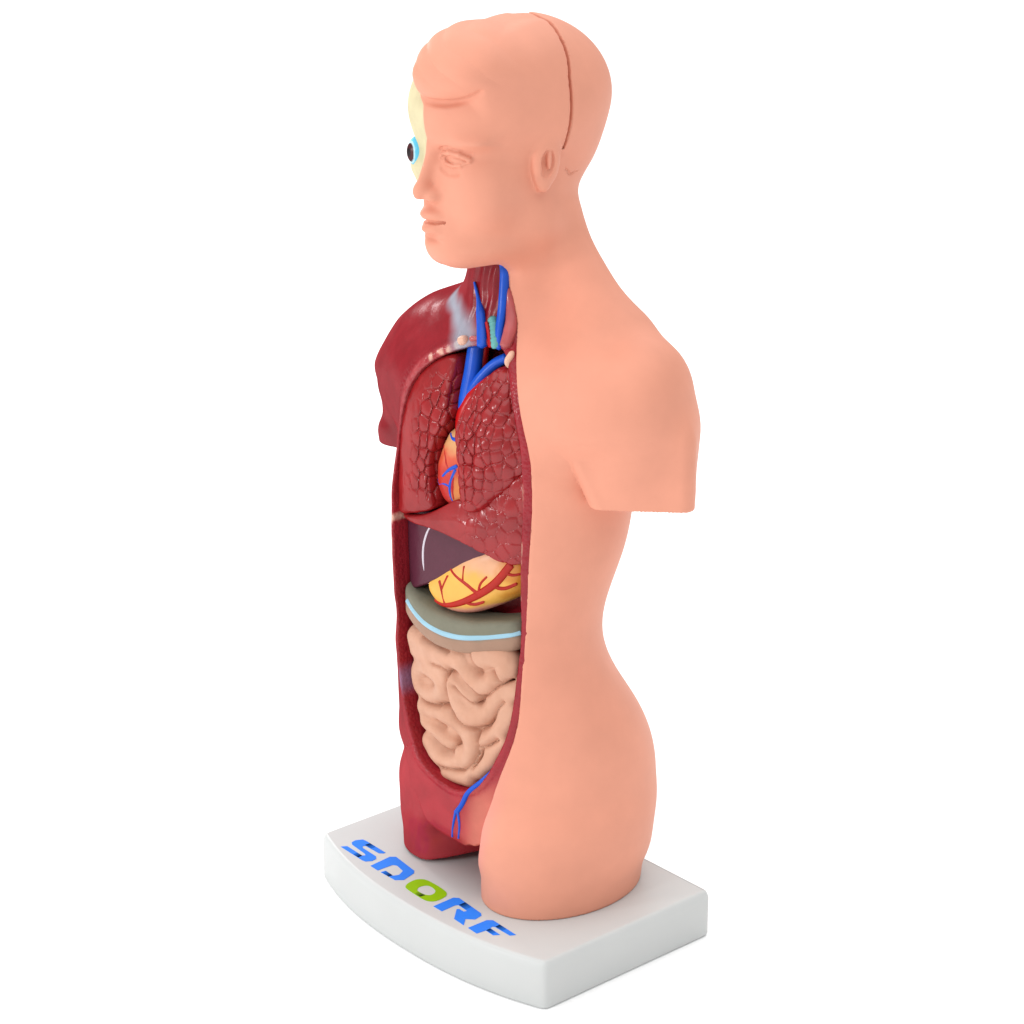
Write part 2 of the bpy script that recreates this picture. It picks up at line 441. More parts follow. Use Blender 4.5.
M_SKIN = material('peach_skin_plastic', None, .52, .3, 0, .12, 40, .035, 8)
M_MUS = material('red_muscle_paint', None, .26, .5, 0, .16, 60, .10, 14, amask=True, gloss=.038)
M_LUNG = material('lung_paint', None, .21, .5, 0, .08, 90, .10, 16, gloss=.05)
M_ORG = material('organ_paint', None, .33, .5, 0, .12, 70, .06, 16, gloss=.038)
M_GUT = material('intestine_paint', None, .55, .3, 0, .25, 90, .05, 16)
M_BLUE = material('blue_vein_paint', srgb(24, 82, 196), .3, .5, 0, .1, 60, .08, 20, gloss=.035)
M_RED = material('red_artery_paint', srgb(180, 16, 18), .3, .5, 0, .1, 60, .08, 20, gloss=.035)
M_RED2 = material('stomach_vessel_paint', srgb(172, 28, 14), .4, .4, 0, .1, 60, .08, 20, gloss=.035)
M_PALE = material('pale_ligament_paint', srgb(215, 205, 215), .35, .4, 0, .1, 60, .05, 20)
M_TEN = material('light_blue_band_paint', srgb(150, 190, 208), .4, .4, 0, .1, 60, .05, 20)
M_FAT = material('fat_paint', srgb(220, 172, 148), .3, .5, .2, .3, 60, .12, 30)
M_PINK = material('pink_muscle_paint', srgb(176, 84, 84), .3, .5, .2, .2, 40, .12, 20)
M_TRA = material('trachea_paint', srgb(96, 164, 160), .4, .4, .1, .2, 40, .1, 20)
M_BASE = material('white_plastic', (.562, .577, .57), .38, .4, 0, .05, 30, .012, 6)
M_PB = material('blue_print', srgb(48, 128, 240), .5, .2, 0, 0, 0, .03, 20)
M_PG = material('green_print', srgb(140, 185, 5), .5, .2, 0, 0, 0, .03, 20)
M_PK = material('black_print', None, .6, 0, 0, 0, 0, .03, 20)
M_FLOOR = material('white_tabletop', (.985, .985, .985), .9, 0, 0, 0, 0, 0, 1)

# ------------------------------------------------------------------ the model
root = bpy.data.objects.new('anatomical_torso_model', None); COL.objects.link(root)
root['label'] = 'armless anatomical torso figure, half peach skin and half red muscle, open organs, on white base'
root['category'] = 'anatomical model'

CAV = smooth_loop([(-1.45, 16.2), (-2.0, 15.6), (-2.3, 14.9), (-2.5, 14.0), (-2.55, 12.6), (-2.15, 11.3), (-2.0, 9.4), (-2.05, 7.9), (-2.15, 6.3), (-1.98, 5.2), (-1.6, 4.3),
    (-1.04, 3.75), (-.07, 3.5), (.84, 3.5), (1.62, 4.05), (2.14, 5.08), (2.45, 5.86), (2.65, 6.86), (2.73, 7.97), (2.81, 9.53), (2.88, 11.4), (2.86, 13.17), (2.74, 14.6), (2.4, 15.8),
    (1.91, 16.66), (1.48, 17.1), (1.08, 17.2), (.25, 17.05), (-.61, 16.7)], 2)
XS = Spline([-1, 0, 1.79, 3.59, 4.67, 5.73, 7.04, 8.28, 10.18, 12.6, 14.06, 15.44, 16.47, 17.33, 18.0, 18.6, 19.3, 20.3],
            [1.05, 1.1, 1.5, 1.9, 2.25, 2.6, 2.78, 2.8, 2.94, 3.05, 2.98, 2.72, 2.3, 1.72, 1.32, 1.0, .82, .8])
def border(x, y, z):
    """x of the painted edge between skin and muscle"""
    b = XS(z)*(1-sstep(-.8, .9, y))
    jaw = 19.42+.42*sstep(-2.2, -.6, y)
    return np.where(z > jaw, -.3*sstep(21.6, 21.2, z)*(y < -.2), b)
NICK = [(1.68, 0.51, 22.05), (1.6, 0.77, 21.83), (1.54, 1.13, 21.88)]
def f_skin(x, y, z):
    b = f_figure(x, y, z)
    q = (border(x, y, z)-x)*.9
    q = np.where((z > 23.9) & (y < 0), np.minimum(q, -x-.24*sstep(23.95, 24.3, z)), q)      # the quiff hangs over the middle
    f = smax(b, q, .09)
    hi = (z > 22.4)
    g = (y-g_cut(z))*.95
    grv = np.maximum(np.maximum(np.abs(g)-.045, 22.68-z), -(b+.13))
    f = np.where(hi, smax(f-.035*sstep(0, .05, g)*sstep(22.5, 24.5, z), -grv, .02), f)
    f = smax(f, -chain(x, y, z, NICK, [.02, .045, .02]), .02)
    return f
BASE_DIR = None
def f_muscle(x, y, z):
    b = f_figure(x, y, z, False)+.06+.18*sstep(-.02, .14, x)*(z > 20.4)+.16*sstep(22.3, 21.7, z)*sstep(19.6, 19.9, z-.3*sstep(-2, -.5, y))*(y < .3)
    b = b-.24*sstep(-.6, -1.9, x)*sstep(4.6, 3.4, z)*(y < 1)-.15*sstep(-1.3, -2.3, x)*sstep(8.8, 7.4, z)*sstep(3.2, 4.6, z)
    b = b-.08*np.exp(-((z-4.0)/.5)**2)*sstep(-1.3, -2.3, x)*(y < 1)
    b = b-.14*sstep(0, -2, x)*sstep(7.8, 9.2, z)*sstep(13.6, 12, z)
    b = smin(b, smax(smax(ecol(x, y, -.3, .2, 1.2, 1.0), z-1.7, .5), .02-z, .03), .15)
    d = poly2(x, z, CAV)
    yf = yfront(x, z)
    # cavity
    cav = np.maximum(d, y-(yf+1.75))
    cav = np.maximum(cav, 3.3-z)
    b = np.where((z > 3) & (z < 17.6), smax(b, -cav, .07), b)
    # slim rolled rim round the opening
    rim = sstep(.15, .04, np.abs(d-.08))*(y < 0.3)*(z < 17.4)
    b = b-.045*rim
    b = b+.03*np.sin(15*(x+.2*y)+2*fbm(x, y, z, 1.5, 2, 8))*sstep(17.2, 17.8, z)*sstep(19.8, 19.2, z)*sstep(0, -.5, y)*sstep(-.9, -.3, x)
    # the neck is set back under the jaw
    # muscle relief on the flayed side
    m = sstep(.3, -.6, x)
    up = sstep(13, 14.5, z)*sstep(19, 17.5, z)*m
    b = b+.035*up*np.sin(2.6*(z+.55*x)+.8*np.sin(y*1.2))*sstep(-2.2, -3.2, x)
    b = b+.022*fbm(x, y, z, 1.3, 2, 5)*m*(z < 18)
    # apron of the lower belly over the right thigh: a ragged step
    low = poly2(x, z, APRON)
    front = sstep(0.2, -.8, y)
    b = b+.13*np.exp(-((low+.10*fbm(x, y, z, 4, 2, 2)-.03)/.05)**2)*front*sstep(4.0, 3.2, z)*sstep(.3, -.3, x)
    b = b+.24*sstep(-.03, .03, low+.10*fbm(x, y, z, 4, 2, 2))*front*sstep(4.6, 3.4, z)*sstep(1.9, 1.3, x)
    return b
APRON = smooth_loop([(-2.15, 4.4), (-1.75, 3.3), (-1.4, 2.6), (-1.12, 1.95), (-.8, 1.6), (-.2, 1.4), (.5, 1.5), (1.2, 1.85), (2.6, 2.4), (2.8, 4.4)], 2)

RED = np.array(srgb(128, 20, 30)); RED_L = np.array(srgb(158, 38, 48)); CREAM = np.array(srgb(206, 195, 158)); FATC = np.array(srgb(225, 180, 160))
SALMON = np.array(srgb(196, 104, 88)); FASC = np.array(srgb(158, 174, 188))
def mixc(c, d, t): return c+(d-c)*t[:, None]
RIMSPOTS = [((2.80, -2.1, 13.2), .07, .45), ((2.80, -2.1, 12.4), .05, .30), ((2.82, -2.1, 11.72), .07, .28), ((2.82, -2.1, 11.35), .08, .16), ((2.80, -2.1, 10.85), .07, .2), ((2.78, -2.1, 10.2), .06, .16),
            ((-2.25, -2.3, 11.4), .10, .13), ((-2.2, -2.3, 10.6), .07, .25), ((-.25, -1.9, 16.95), .2, .10), ((-.62, -1.95, 16.78), .16, .10), ((-.95, -1.95, 16.62), .2, .08), ((-1.35, -2, 16.4), .12, .07)]
def muscle_rgb(x, y, z):
    n = len(x); c = np.tile(RED, (n, 1))
    nz = fbm(x, y, z, 2.2, 3, 1)
    c = mixc(c, RED_L, np.clip(.25+.35*nz, 0, 1))
    d = poly2(x, z, CAV)
    # lower belly is a lighter red
    low = sstep(5.5, 3.2, z)*sstep(.5, -.5, y)*(d > .02)
    c = mixc(c, np.array(srgb(170, 48, 56)), low*.8)
    # salmon edge beside the skin of the thigh
    e = XS(z)-x
    c = mixc(c, SALMON, sstep(1.05, .25, e+.12*nz)*sstep(4.6, 3.2, z)*(y < 0))
    rimm = sstep(.34, .2, d)*(d > -.05)*(y < .4)*(z < 17.3)*(z > 3)
    c = mixc(c, RED_L, rimm*.55)
    up = rimm*sstep(13.6, 14.6, z)*(x < .2)
    c = mixc(c, np.array(srgb(180, 90, 92)), up*np.clip(.35+.5*fbm(x, y, z, 7, 2, 9), 0, 1))
    # pale fat along the cut rim
    for (p, rx, rz) in RIMSPOTS:
        q = np.sqrt(((x-p[0])/rx)**2+((z-p[2])/rz)**2)+.7*fbm(x, y, z, 7, 2, 4)
        c = mixc(c, FATC, sstep(1.25, .4, q)*.8*(y < 0)*(d > -.12))
    # fascia streak from the shoulder to the collar
    a = np.array([(-1.75, 17.9), (-.95, 17.75), (-.35, 17.35), (-.1, 17.1)])
    q = np.full(n, 9.)
    for i in range(3):
        e0 = a[i+1]-a[i]; t = np.clip(((x-a[i][0])*e0[0]+(z-a[i][1])*e0[1])/(e0@e0), 0, 1)
        q = np.minimum(q, np.hypot(x-a[i][0]-t*e0[0], z-a[i][1]-t*e0[1])/(.16+.06*i))
    c = mixc(c, FASC, sstep(2.4, .2, q+.5*fbm(x, y, z, 1.5, 2, 6))*.75*(y < .3))
    # bluish spot inside the right wall
    q = np.hypot((x+1.9)/.5, (z-6.2)/.5); c = mixc(c, np.array(srgb(130, 140, 180)), sstep(1.3, .3, q)*(y < 0)*(d < .08)*.45)
    # skull on the right half of the head
    hd = sstep(19.9, 20.1, z-.3*sstep(-2, -.5, y))
    c = mixc(c, CREAM, hd)
    return c
def muscle_a(x, y, z):
    d = poly2(x, z, CAV)
    w_ = np.where((z > 13.6) & (x < -.3), .55, .36)
    d = np.where(y > yfront(x, z)+.3, -9, d)
    rim = sstep(w_, w_-.15, d)*(d > -.06)*(y < .4)*(z < 17.3)*(z > 3)
    return 1-np.clip(rim*(.45+.55*sstep(13, 14.5, z)*(x < 0)), 0, 1)-.75*np.clip(sstep(.62, .4, d)*(d > -.05)*sstep(13.2, 14.4, z)*sstep(17, 16.6, z)*(x < -.4)*(y < .3), 0, 1)*0

SK = np.array((.72, .308, .210))
def skin_rgb(x, y, z):
    c = np.tile(SK, (len(x), 1))
    c = mixc(c, np.array((.74, .29, .238)), sstep(.6, 0, x-XS(z)+.2*fbm(x, y, z, 1.5, 2, 3))*sstep(6, 2, z)*(y < 0)*.8)
    return c

bx = axis_pts((-6.3, -2.9, .09), (-2.9, 3.2, .05), (3.2, 6.3, .09))
by = axis_pts((-4.1, 4.4, .06))
bz = axis_pts((-.15, 18.6, .07), (18.6, 26.7, .045))
organ('muscle_body', f_muscle, bx[bx < 3.6][:(len(bx[bx < 3.6])-1)//4*4+1], by, bz, M_MUS, root, muscle_rgb, muscle_a, .03)
bx2 = axis_pts((-1.1, 3.2, .05), (3.2, 6.3, .08))
skin = organ('skin_body', f_skin, bx2, by, bz, M_SKIN, root, skin_rgb, None, .02)

# the painted eye on the skull side
EC = (-1.0, -2.50, 22.5)
def f_eye(x, y, z):
    return smin(ell(x, y, z, EC, (.36, .34, .45)), ell(x, y, z, (EC[0]-.06, EC[1]-.22, EC[2]), (.18, .13, .26)), .05)
def eye_rgb(x, y, z):
    r = np.hypot((x-EC[0]+.06)/.72, z-EC[2]); c = np.tile(np.array(srgb(90, 190, 225)), (len(x), 1))
    c = mixc(c, np.array(srgb(190, 225, 235)), sstep(.33, .30, r)); c = mixc(c, np.array(srgb(70, 25, 30)), sstep(.275, .25, r))
    c = mixc(c, np.array(srgb(25, 12, 15)), sstep(.14, .1, r))
    return c
organ('eye', f_eye, axis_pts((-1.6, -.3, .03)), axis_pts((-3.2, -2.1, .03)), axis_pts((22, 23.1, .03)), M_ORG, root, eye_rgb)

# ---- organs in the open front
def dome(x, y, z, V, inset, k, depth=1.3):
    d = poly2(x, z, V); yf = yfront(x, z, inset)
    e = .06; s = (yfront(x+e, z, inset)-yfront(x-e, z, inset))/(2*e)
    f = smax(d, (yf-y)/np.sqrt(1+s*s), k)
    return smax(f, (y-yf-depth), .1), d
LR = smooth_loop([(-.35, 16.66), (-.93, 16.51), (-1.67, 16.06), (-2.32, 15.43), (-2.8, 14.3), (-3.0, 12.9), (-3.0, 11.35), (-2.1, 11.5), (-1.1, 11.88), (-.2, 12.22), (-.15, 12.4), (-.4, 12.84), (-.51, 13.28), (-.49, 13.85), (-.29, 14.37), (.03, 14.9), (.07, 15.16), (-.15, 15.56), (-.28, 16.16)], 2)
def lung_bumps(x, z, size, seed):
    d1, d2 = cells(x/size, z/size, .75, seed); return d1, d2
def f_lungR(x, y, z):
    f, d = dome(x, y, z, LR, .12, .2)
    d1, d2 = lung_bumps(x*.72+.8*(y-yfront(x, z, .12))+.1*z, z*.8-.1*x, .33, 2)
    m = sstep(-1.9, -.8, x+.5*fbm(x, y, z, 1.2, 2, 4))*sstep(12.1, 13.0, z)*sstep(16.4, 15.7, z)
    return f+m*(.09*(d1*d1-.2)-.05*sstep(.0, .2, d2-d1)+.03)+.02*(1-m)*fbm(x, y, z, 3, 2, 1)
def lung_rgb(x, y, z):
    c = np.tile(np.array(srgb(138, 26, 29)), (len(x), 1)); return mixc(c, np.array(srgb(162, 42, 44)), np.clip(.3+.4*fbm(x, y, z, 2, 3, 8), 0, 1))
lungR = organ('lung', f_lungR, axis_pts((-3.1, .4, .04)), axis_pts((-3.3, .2, .045)), axis_pts((11.1, 16.9, .04)), M_LUNG, root, lung_rgb, None, .025)
LL = smooth_loop([(1.47, 16.75), (1.1, 16.33), (.86, 15.99), (.70, 15.47), (.54, 14.8), (.74, 14.24), (.85, 13.74), (.95, 13.18), (1.05, 12.68), (1.32, 12.5), (1.72, 12.65), (3.0, 14.15), (3.1, 14.6), (2.85, 15.6), (2.2, 16.5)], 2)
def f_lungL(x, y, z):
    f, d = dome(x, y, z, LL, .14, .26)
    f = f-.42*np.sqrt(np.clip(-d, 0, 1.1)/1.1)*sstep(.6, 0, y-yfront(x, z, .1))*sstep(2.75, 2.0, x)
    d1, d2 = lung_bumps(1.25*x+.75*(y-yfront(x, z, .12))+.15*z, .95*z-.12*x, .355, 5)
    m = .5+.5*sstep(.1, .5, -d)
    return f+m*(.14*(d1*d1-.2)-.04*sstep(.0, .18, d2-d1)+.025)
lungL = organ('lung', f_lungL, axis_pts((.3, 3.3, .035)), axis_pts((-3.7, .2, .04)), axis_pts((12.3, 17, .035)), M_LUNG, root, lung_rgb, None, .022)
LO = smooth_loop([(-2.3, 11.5), (-1.96, 11.55), (-.9, 11.85), (-.27, 12.14), (.32, 12.5), (.7, 12.78), (1.2, 12.75), (1.65, 12.75), (2.67, 13.9), (3.2, 14.3), (3.3, 12.5), (3.2, 11.2), (2.74, 11.2), (2.49, 11.12), (1.86, 11.33), (1.1, 11.56), (-.04, 11.7), (-1.6, 11.45)], 2)
def f_lobe(x, y, z):
    f, d = dome(x, y, z, LO, .24, .12)
    f = f-.12*np.sqrt(np.clip(-d, 0, .8)/.8)
    d1, d2 = lung_bumps(x*1.1+.3*fbm(x, y, z, 1, 2, 3), z*.75, .33, 9)
    m = sstep(.6, 1.5, x)
    return f+m*(.045*(d1*d1-.2)+.022*sstep(.12, 0, d2-d1))
organ('lung_lobe', f_lobe, axis_pts((-2.5, 3.4, .04)), axis_pts((-3.4, 0, .045)), axis_pts((11, 14.4, .04)), M_LUNG, lungL, lung_rgb, None, .025)

HE = smooth_loop([(-.07, 14.72), (-.38, 14.18), (-.58, 13.51), (-.56, 12.98), (-.26, 12.5), (.21, 12.3), (.9, 12.3), (1.4, 13.08), (1.4, 13.97), (.8, 14.75)], 3)
def f_heart(x, y, z):
    f, d = dome(x, y, z, HE, .38, .55); return f+.02*fbm(x, y, z, 4, 2, 6)
def heart_rgb(x, y, z):
    c = np.tile(np.array(srgb(186, 48, 42)), (len(x), 1))
    nz = .25*fbm(x, y, z, 3.5, 3, 4)
    c = mixc(c, np.array(srgb(206, 84, 58)), sstep(13.1, 13.8, z+nz)); c = mixc(c, np.array(srgb(215, 160, 108)), sstep(13.75, 14.3, z+nz))
    c = mixc(c, np.array(srgb(200, 120, 60)), sstep(.35, .5, x+nz*.5)*sstep(13.5, 13.2, z))
    return c
heart = organ('heart', f_heart, axis_pts((-.8, 1.6, .045)), axis_pts((-3.2, 0, .05)), axis_pts((12.1, 14.9, .045)), M_ORG, root, heart_rgb)
def on(f, pts, off): return snap(f, pts, off)
tube('vein', on(f_heart, [(-.03, -2.52, 13.22), (.25, -2.49, 13.5), (.54, -2.45, 13.66)], .0), [.03, .06, .07], M_BLUE, heart, sides=8, flat=.45)
tube('vein', on(f_heart, [(.5, -2.47, 13.54), (.31, -2.52, 13.11), (.35, -2.56, 12.8), (.5, -2.57, 12.5)], .0), [.06, .05, .04], M_BLUE, heart, sides=8, flat=.45)
tube('vein', on(f_heart, [(-.42, -2.5, 13.05), (-.15, -2.5, 12.95), (.1, -2.5, 13.05), (.3, -2.5, 13.0)], .0), [.015, .03, .035, .02], M_BLUE, heart, sides=8, flat=.45)
tube('artery', on(f_heart, [(-.15, -2.4, 14.1), (.05, -2.45, 13.85), (.1, -2.5, 13.6), (.3, -2.5, 13.45)], .0), [.035, .035, .03, .02], M_RED, heart, sides=8, flat=.45)
tube('vein', on(f_heart, [(.0, -2.3, 14.5), (.25, -2.35, 14.35), (.5, -2.35, 14.4)], .0), [.03, .06, .06], M_BLUE, heart, sides=8, flat=.45)
tube('artery', on(f_heart, [(.45, -2.47, 13.3), (.42, -2.52, 13.0), (.5, -2.56, 12.7)], .0), [.03, .045, .03], M_RED, heart, sides=8, flat=.45)

LI = smooth_loop([(-2.6, 11.6), (-2.5, 10.5), (-2.3, 9.3), (-1.75, 9.2), (-1.32, 9.42), (-.47, 9.87), (.58, 10.47), (1.72, 11.2), (1.8, 11.6), (.5, 12.0), (-.9, 12.0), (-2.2, 11.75)], 2)
def f_liver(x, y, z):
    f, d = dome(x, y, z, LI, .48, .10); return f+.008*fbm(x, y, z, 3, 2, 2)
liver = organ('liver', f_liver, axis_pts((-2.8, 2.0, .045)), axis_pts((-3.1, 0, .05)), axis_pts((9.0, 12.2, .045)), M_ORG, root, np.array(srgb(84, 36, 52)))
tube('ligament', on(f_liver, [(-.48, -2.7, 11.68), (-.72, -2.65, 11.33), (-.87, -2.6, 10.83), (-.82, -2.6, 10.3), (-.7, -2.6, 9.85)], .0), [.03, .045, .045, .035], M_PALE, liver, sides=8, flat=.45)

ST = smooth_loop([(-.85, 9.55), (-.55, 9.25), (.0, 9.08), (.6, 9.1), (1.2, 9.3), (2.05, 9.88), (2.7, 10.5), (3.0, 11.1), (2.6, 11.7), (1.6, 11.7), (.5, 11.0), (-.4, 10.3), (-.85, 10.0)], 3)
def f_stom(x, y, z): return dome(x, y, z, ST, .40, .75)[0]
def stom_rgb(x, y, z):
    c = np.tile(np.array(srgb(228, 172, 80)), (len(x), 1)); nz = .3*fbm(x, y, z, 2.5, 3, 4)
    c = mixc(c, np.array(srgb(222, 166, 128)), sstep(10.45, 11.0, z+nz)*sstep(2.7, 2.2, x)); c = mixc(c, np.array(srgb(205, 125, 32)), sstep(2.0, 2.4, x+nz)*.8)
    c = mixc(c, np.array(srgb(220, 150, 132)), sstep(9.45, 9.2, z+nz*.5-.28*(x-.5)*(x > .5)))
    return c
stom = organ('stomach', f_stom, axis_pts((-1.1, 3.2, .045)), axis_pts((-3.2, .1, .05)), axis_pts((8.8, 11.9, .045)), M_ORG, root, stom_rgb)
def sv(pts, r): return tube('x', on(f_stom, pts, .006), [q*1.15 for q in r], M_RED2, None, sides=8, flat=.45)
join_tubes('artery', [sv([(-.4, -2.9, 9.2), (.2, -2.9, 9.32), (.7, -2.83, 9.52), (1.3, -2.67, 9.86), (1.75, -2.5, 10.2), (2.08, -2.34, 10.53), (2.4, -2.1, 11.1)], [.06, .08, .10, .11, .10]),
    sv([(1.52, -2.6, 10.08), (1.2, -2.69, 10.28), (.74, -2.77, 10.45), (.45, -2.8, 10.6)], [.07, .05, .03]), sv([(1.02, -2.7, 10.8), (1.02, -2.72, 10.36)], [.03, .03]),
    sv([(.07, -2.85, 10.11), (.21, -2.85, 9.93), (.3, -2.86, 9.35)], [.045, .055]), sv([(.41, -2.82, 10.36), (.21, -2.85, 9.9)], [.035, .03]),
    sv([(1.95, -2.4, 10.42), (2.24, -2.25, 10.24), (2.6, -2.0, 10.4)], [.08, .05]), sv([(2.3, -2.2, 10.85), (2.5, -2.1, 10.75), (2.8, -1.8, 10.85)], [.05, .04]), sv([(1.55, -2.6, 10.12), (1.6, -2.6, 10.4), (1.8, -2.5, 10.65)], [.04, .025]), sv([(1.05, -2.72, 9.74), (1.35, -2.64, 9.6), (1.7, -2.54, 9.7)], [.07, .04])], M_RED2, stom)

CO = smooth_loop([(-2.0, 9.45), (-1.68, 9.34), (-.83, 9.2), (-.2, 9.12), (.57, 9.14), (1.27, 9.15), (1.97, 9.3), (2.7, 9.45), (2.7, 8.45), (1.85, 8.28), (.99, 8.08), (.11, 8.05), (-.7, 8.16), (-1.65, 8.35), (-2.0, 8.45)], 2)
def f_colon(x, y, z):
    f, d = dome(x, y, z, CO, .22, .28); return f+.012*fbm(x, y, z, 3, 2, 2)
def colon_rgb(x, y, z):
    c = np.tile(np.array(srgb(122, 120, 104)), (len(x), 1))
    zb = np.interp(x, [-2.5, -1.13, -.45, .35, 1.1, 1.76, 2.55], [9.1, 8.93, 8.72, 8.64, 8.68, 8.82, 9.0])
    return mixc(c, np.array(srgb(165, 128, 108)), sstep(.05, -.2, z-zb+.08*fbm(x, y, z, 3, 2, 1))*.85)
colon = organ('colon', f_colon, axis_pts((-2.7, 2.9, .045)), axis_pts((-3.4, 0, .05)), axis_pts((7.9, 9.8, .045)), M_GUT, root, colon_rgb)
tube('muscle_band', on(f_colon, [(-1.6, -2.85, 9.0), (-1.13, -2.9, 8.9), (-.45, -3, 8.70), (.35, -3, 8.62), (1.1, -2.9, 8.66), (1.76, -2.7, 8.80), (2.5, -2.3, 8.97), (2.8, -2.0, 9.04)], .012), [.07, .085, .085, .075, .07], M_TEN, colon, sides=10, flat=.5)

COILS = {'a': [(-1.5, 7.75), (-.9, 7.75), (.0, 7.82), (.85, 7.74)], 'b': [(.8, 7.7), (1.2, 7.2), (1.6, 7.08), (2.05, 7.6), (2.2, 8.0), (1.9, 8.2), (1.4, 8.1)],
    'l': [(-1.4, 7.4), (-.71, 7.38), (.15, 7.42)], 'c': [(.2, 7.05), (.7, 6.79), (1.15, 6.6)], 'd': [(.28, 6.9), (.38, 6.2), (1.02, 5.9), (1.73, 6.4), (2.4, 7.19)],
    'e': [(-1.3, 6.85), (-.5, 7.05), (-.15, 6.9), (-.2, 6.35), (-.95, 5.95), (-1.55, 6.0), (-1.65, 6.5), (-1.3, 6.85)], 'f': [(-1.35, 5.45), (.05, 5.8), (.7, 5.5), (.97, 5.0), (.72, 4.2)],
    'g': [(-1.3, 5.0), (-.42, 4.82), (.2, 4.72)], 'h': [(-1.2, 4.35), (-.75, 4.05), (.0, 4.0), (.4, 4.3)], 'i': [(-.25, 3.75), (.62, 3.85)], 'j': [(1.29, 5.15), (1.83, 5.73), (2.35, 6.5)], 'k': [(1.12, 4.25), (1.54, 4.75), (2.0, 5.45)]}
RAD = {'a': .36, 'b': .42, 'l': .34, 'c': .27, 'd': .38, 'e': .36, 'f': .42, 'g': .25, 'h': .34, 'i': .34, 'j': .36, 'k': .28}
COIL3 = []
for k_, L_ in COILS.items():
    p = polyline(L_, 2); r = RAD[k_]
    COIL3.append((np.column_stack([p[:, 0], yfront(p[:, 0], p[:, 1], .28+r), p[:, 1]]), r))
CREASE = [[(-0.85, 8.00), (-0.23, 8.06), (0.40, 7.97)],[(1.26, 8.14), (1.38, 7.85), (1.48, 7.55)],[(1.97, 7.75), (2.15, 7.52), (2.24, 7.41)],[(0.38, 7.34), (0.76, 7.42), (0.94, 7.18), (1.26, 6.96), (1.48, 6.79), (1.75, 6.95), (2.11, 7.32), (2.40, 7.53)],[(0.54, 6.88), (0.85, 6.64), (1.13, 6.49), (1.38, 6.56), (1.51, 6.80)],[(-0.37, 7.32), (0.12, 7.39), (0.33, 7.29), (0.14, 6.62), (0.17, 6.08), (-0.33, 5.97)],[(0.17, 6.08), (0.38, 5.75), (0.70, 5.59), (1.12, 5.58), (1.60, 5.85), (1.83, 6.18), (2.05, 6.59), (2.24, 6.83)],[(1.20, 5.57), (1.20, 5.21), (1.34, 5.08), (1.62, 5.23), (1.96, 5.51)],[(-0.94, 6.69), (-0.66, 6.63)],[(-1.44, 5.77), (-1.05, 5.73), (-0.34, 5.90)],[(-0.54, 5.28), (-0.34, 5.19)],[(-0.83, 4.67), (-0.55, 4.57), (-0.35, 4.48), (0.14, 4.56), (0.34, 4.87), (0.26, 5.01)],[(-0.44, 3.81), (0.11, 3.95), (0.64, 4.10), (0.97, 4.41), (1.18, 4.87), (1.23, 5.12)],[(1.00, 4.29), (1.24, 4.69), (1.41, 5.07)]]
IO = smooth_loop([(-1.6, 8.3), (-1.65, 7.1), (-1.85, 6.2), (-1.8, 5.3), (-1.5, 4.6), (-1.0, 3.9), (-.3, 3.6), (.5, 3.6), (1.1, 4.2), (1.8, 5.1), (2.2, 6), (2.4, 7.0), (2.5, 8.2), (1, 8.5)], 2)
def f_gut(x, y, z):
    f = None
    for P_, r in COIL3:
        g = None
        for i in range(len(P_)-1):
            s = cap(x, y, z, P_[i], P_[i+1], r); g = s if g is None else np.minimum(g, s)
        f = g if f is None else smin(f, g, .16)
    fill = dome(x, y, z, IO, .50, .3, 1.0)[0]
    f = smin(f, fill, .12)
    d = np.full(x.shape, 9.)
    for L_ in CREASE:
        for (a0, a1), (b0, b1) in zip(L_[:-1], L_[1:]):
            e0, e1 = b0-a0, b1-a1; t = np.clip(((x-a0)*e0+(z-a1)*e1)/(e0*e0+e1*e1), 0, 1)
            d = np.minimum(d, (x-a0-t*e0)**2+(z-a1-t*e1)**2)
    d = np.sqrt(d)
    return f+.20*np.exp(-d/.075)-.03+.018*fbm(x, y, z, 3.2, 3, 7)
def gut_rgb(x, y, z):
    c = np.tile(np.array(srgb(206, 160, 136)), (len(x), 1)); return mixc(c, np.array(srgb(196, 144, 118)), np.clip(.4+.5*fbm(x, y, z, 2.5, 3, 8), 0, 1))
organ('small_intestine', f_gut, axis_pts((-2.6, 2.9, .045)), axis_pts((-3.4, 0, .05)), axis_pts((3.2, 8.8, .045)), M_GUT, root, gut_rgb)

# ---- vessels, throat and the groin vein
v1 = tube('x', [(.30, -1.95, 14.6), (.27, -1.95, 15.17), (.16, -1.75, 15.7), (.1, -1.55, 16.18), (.0, -1.35, 16.8), (.0, -1.3, 17.1)], [.24, .25, .25, .22], M_BLUE, None)
v2 = tube('x', [(.2, -1.8, 15.5), (.35, -1.8, 15.75), (.6, -1.62, 16.2), (.92, -1.42, 16.6), (1.3, -1.3, 16.82)], [.17, .16, .15], M_BLUE, None)
join_tubes('vena_cava', [v1, v2], M_BLUE, root)
tube('artery', [(.2, -1.2, 15.9), (.16, -1.25, 16.3), (.12, -1.1, 16.9)], [.16, .13], M_RED, root)
tube('aorta', [(.40, -2.15, 14.4), (.34, -2.12, 14.8), (.28, -2.0, 15.1), (.38, -1.85, 15.45), (.62, -1.68, 15.8), (.85, -1.45, 16.1)], [.22, .24, .24, .22], M_RED, root)
def mus(pts, off): return snap(f_muscle, pts, off)
tube('jugular_vein', mus([(.72, -.96, 19.7), (.8, -1.0, 19.2), (.86, -1.03, 18.66), (.95, -1.17, 18.06), (1.06, -1.38, 17.54), (1.22, -1.51, 17.15)], .03), [.12, .14, .13, .12, .1], M_BLUE, root)
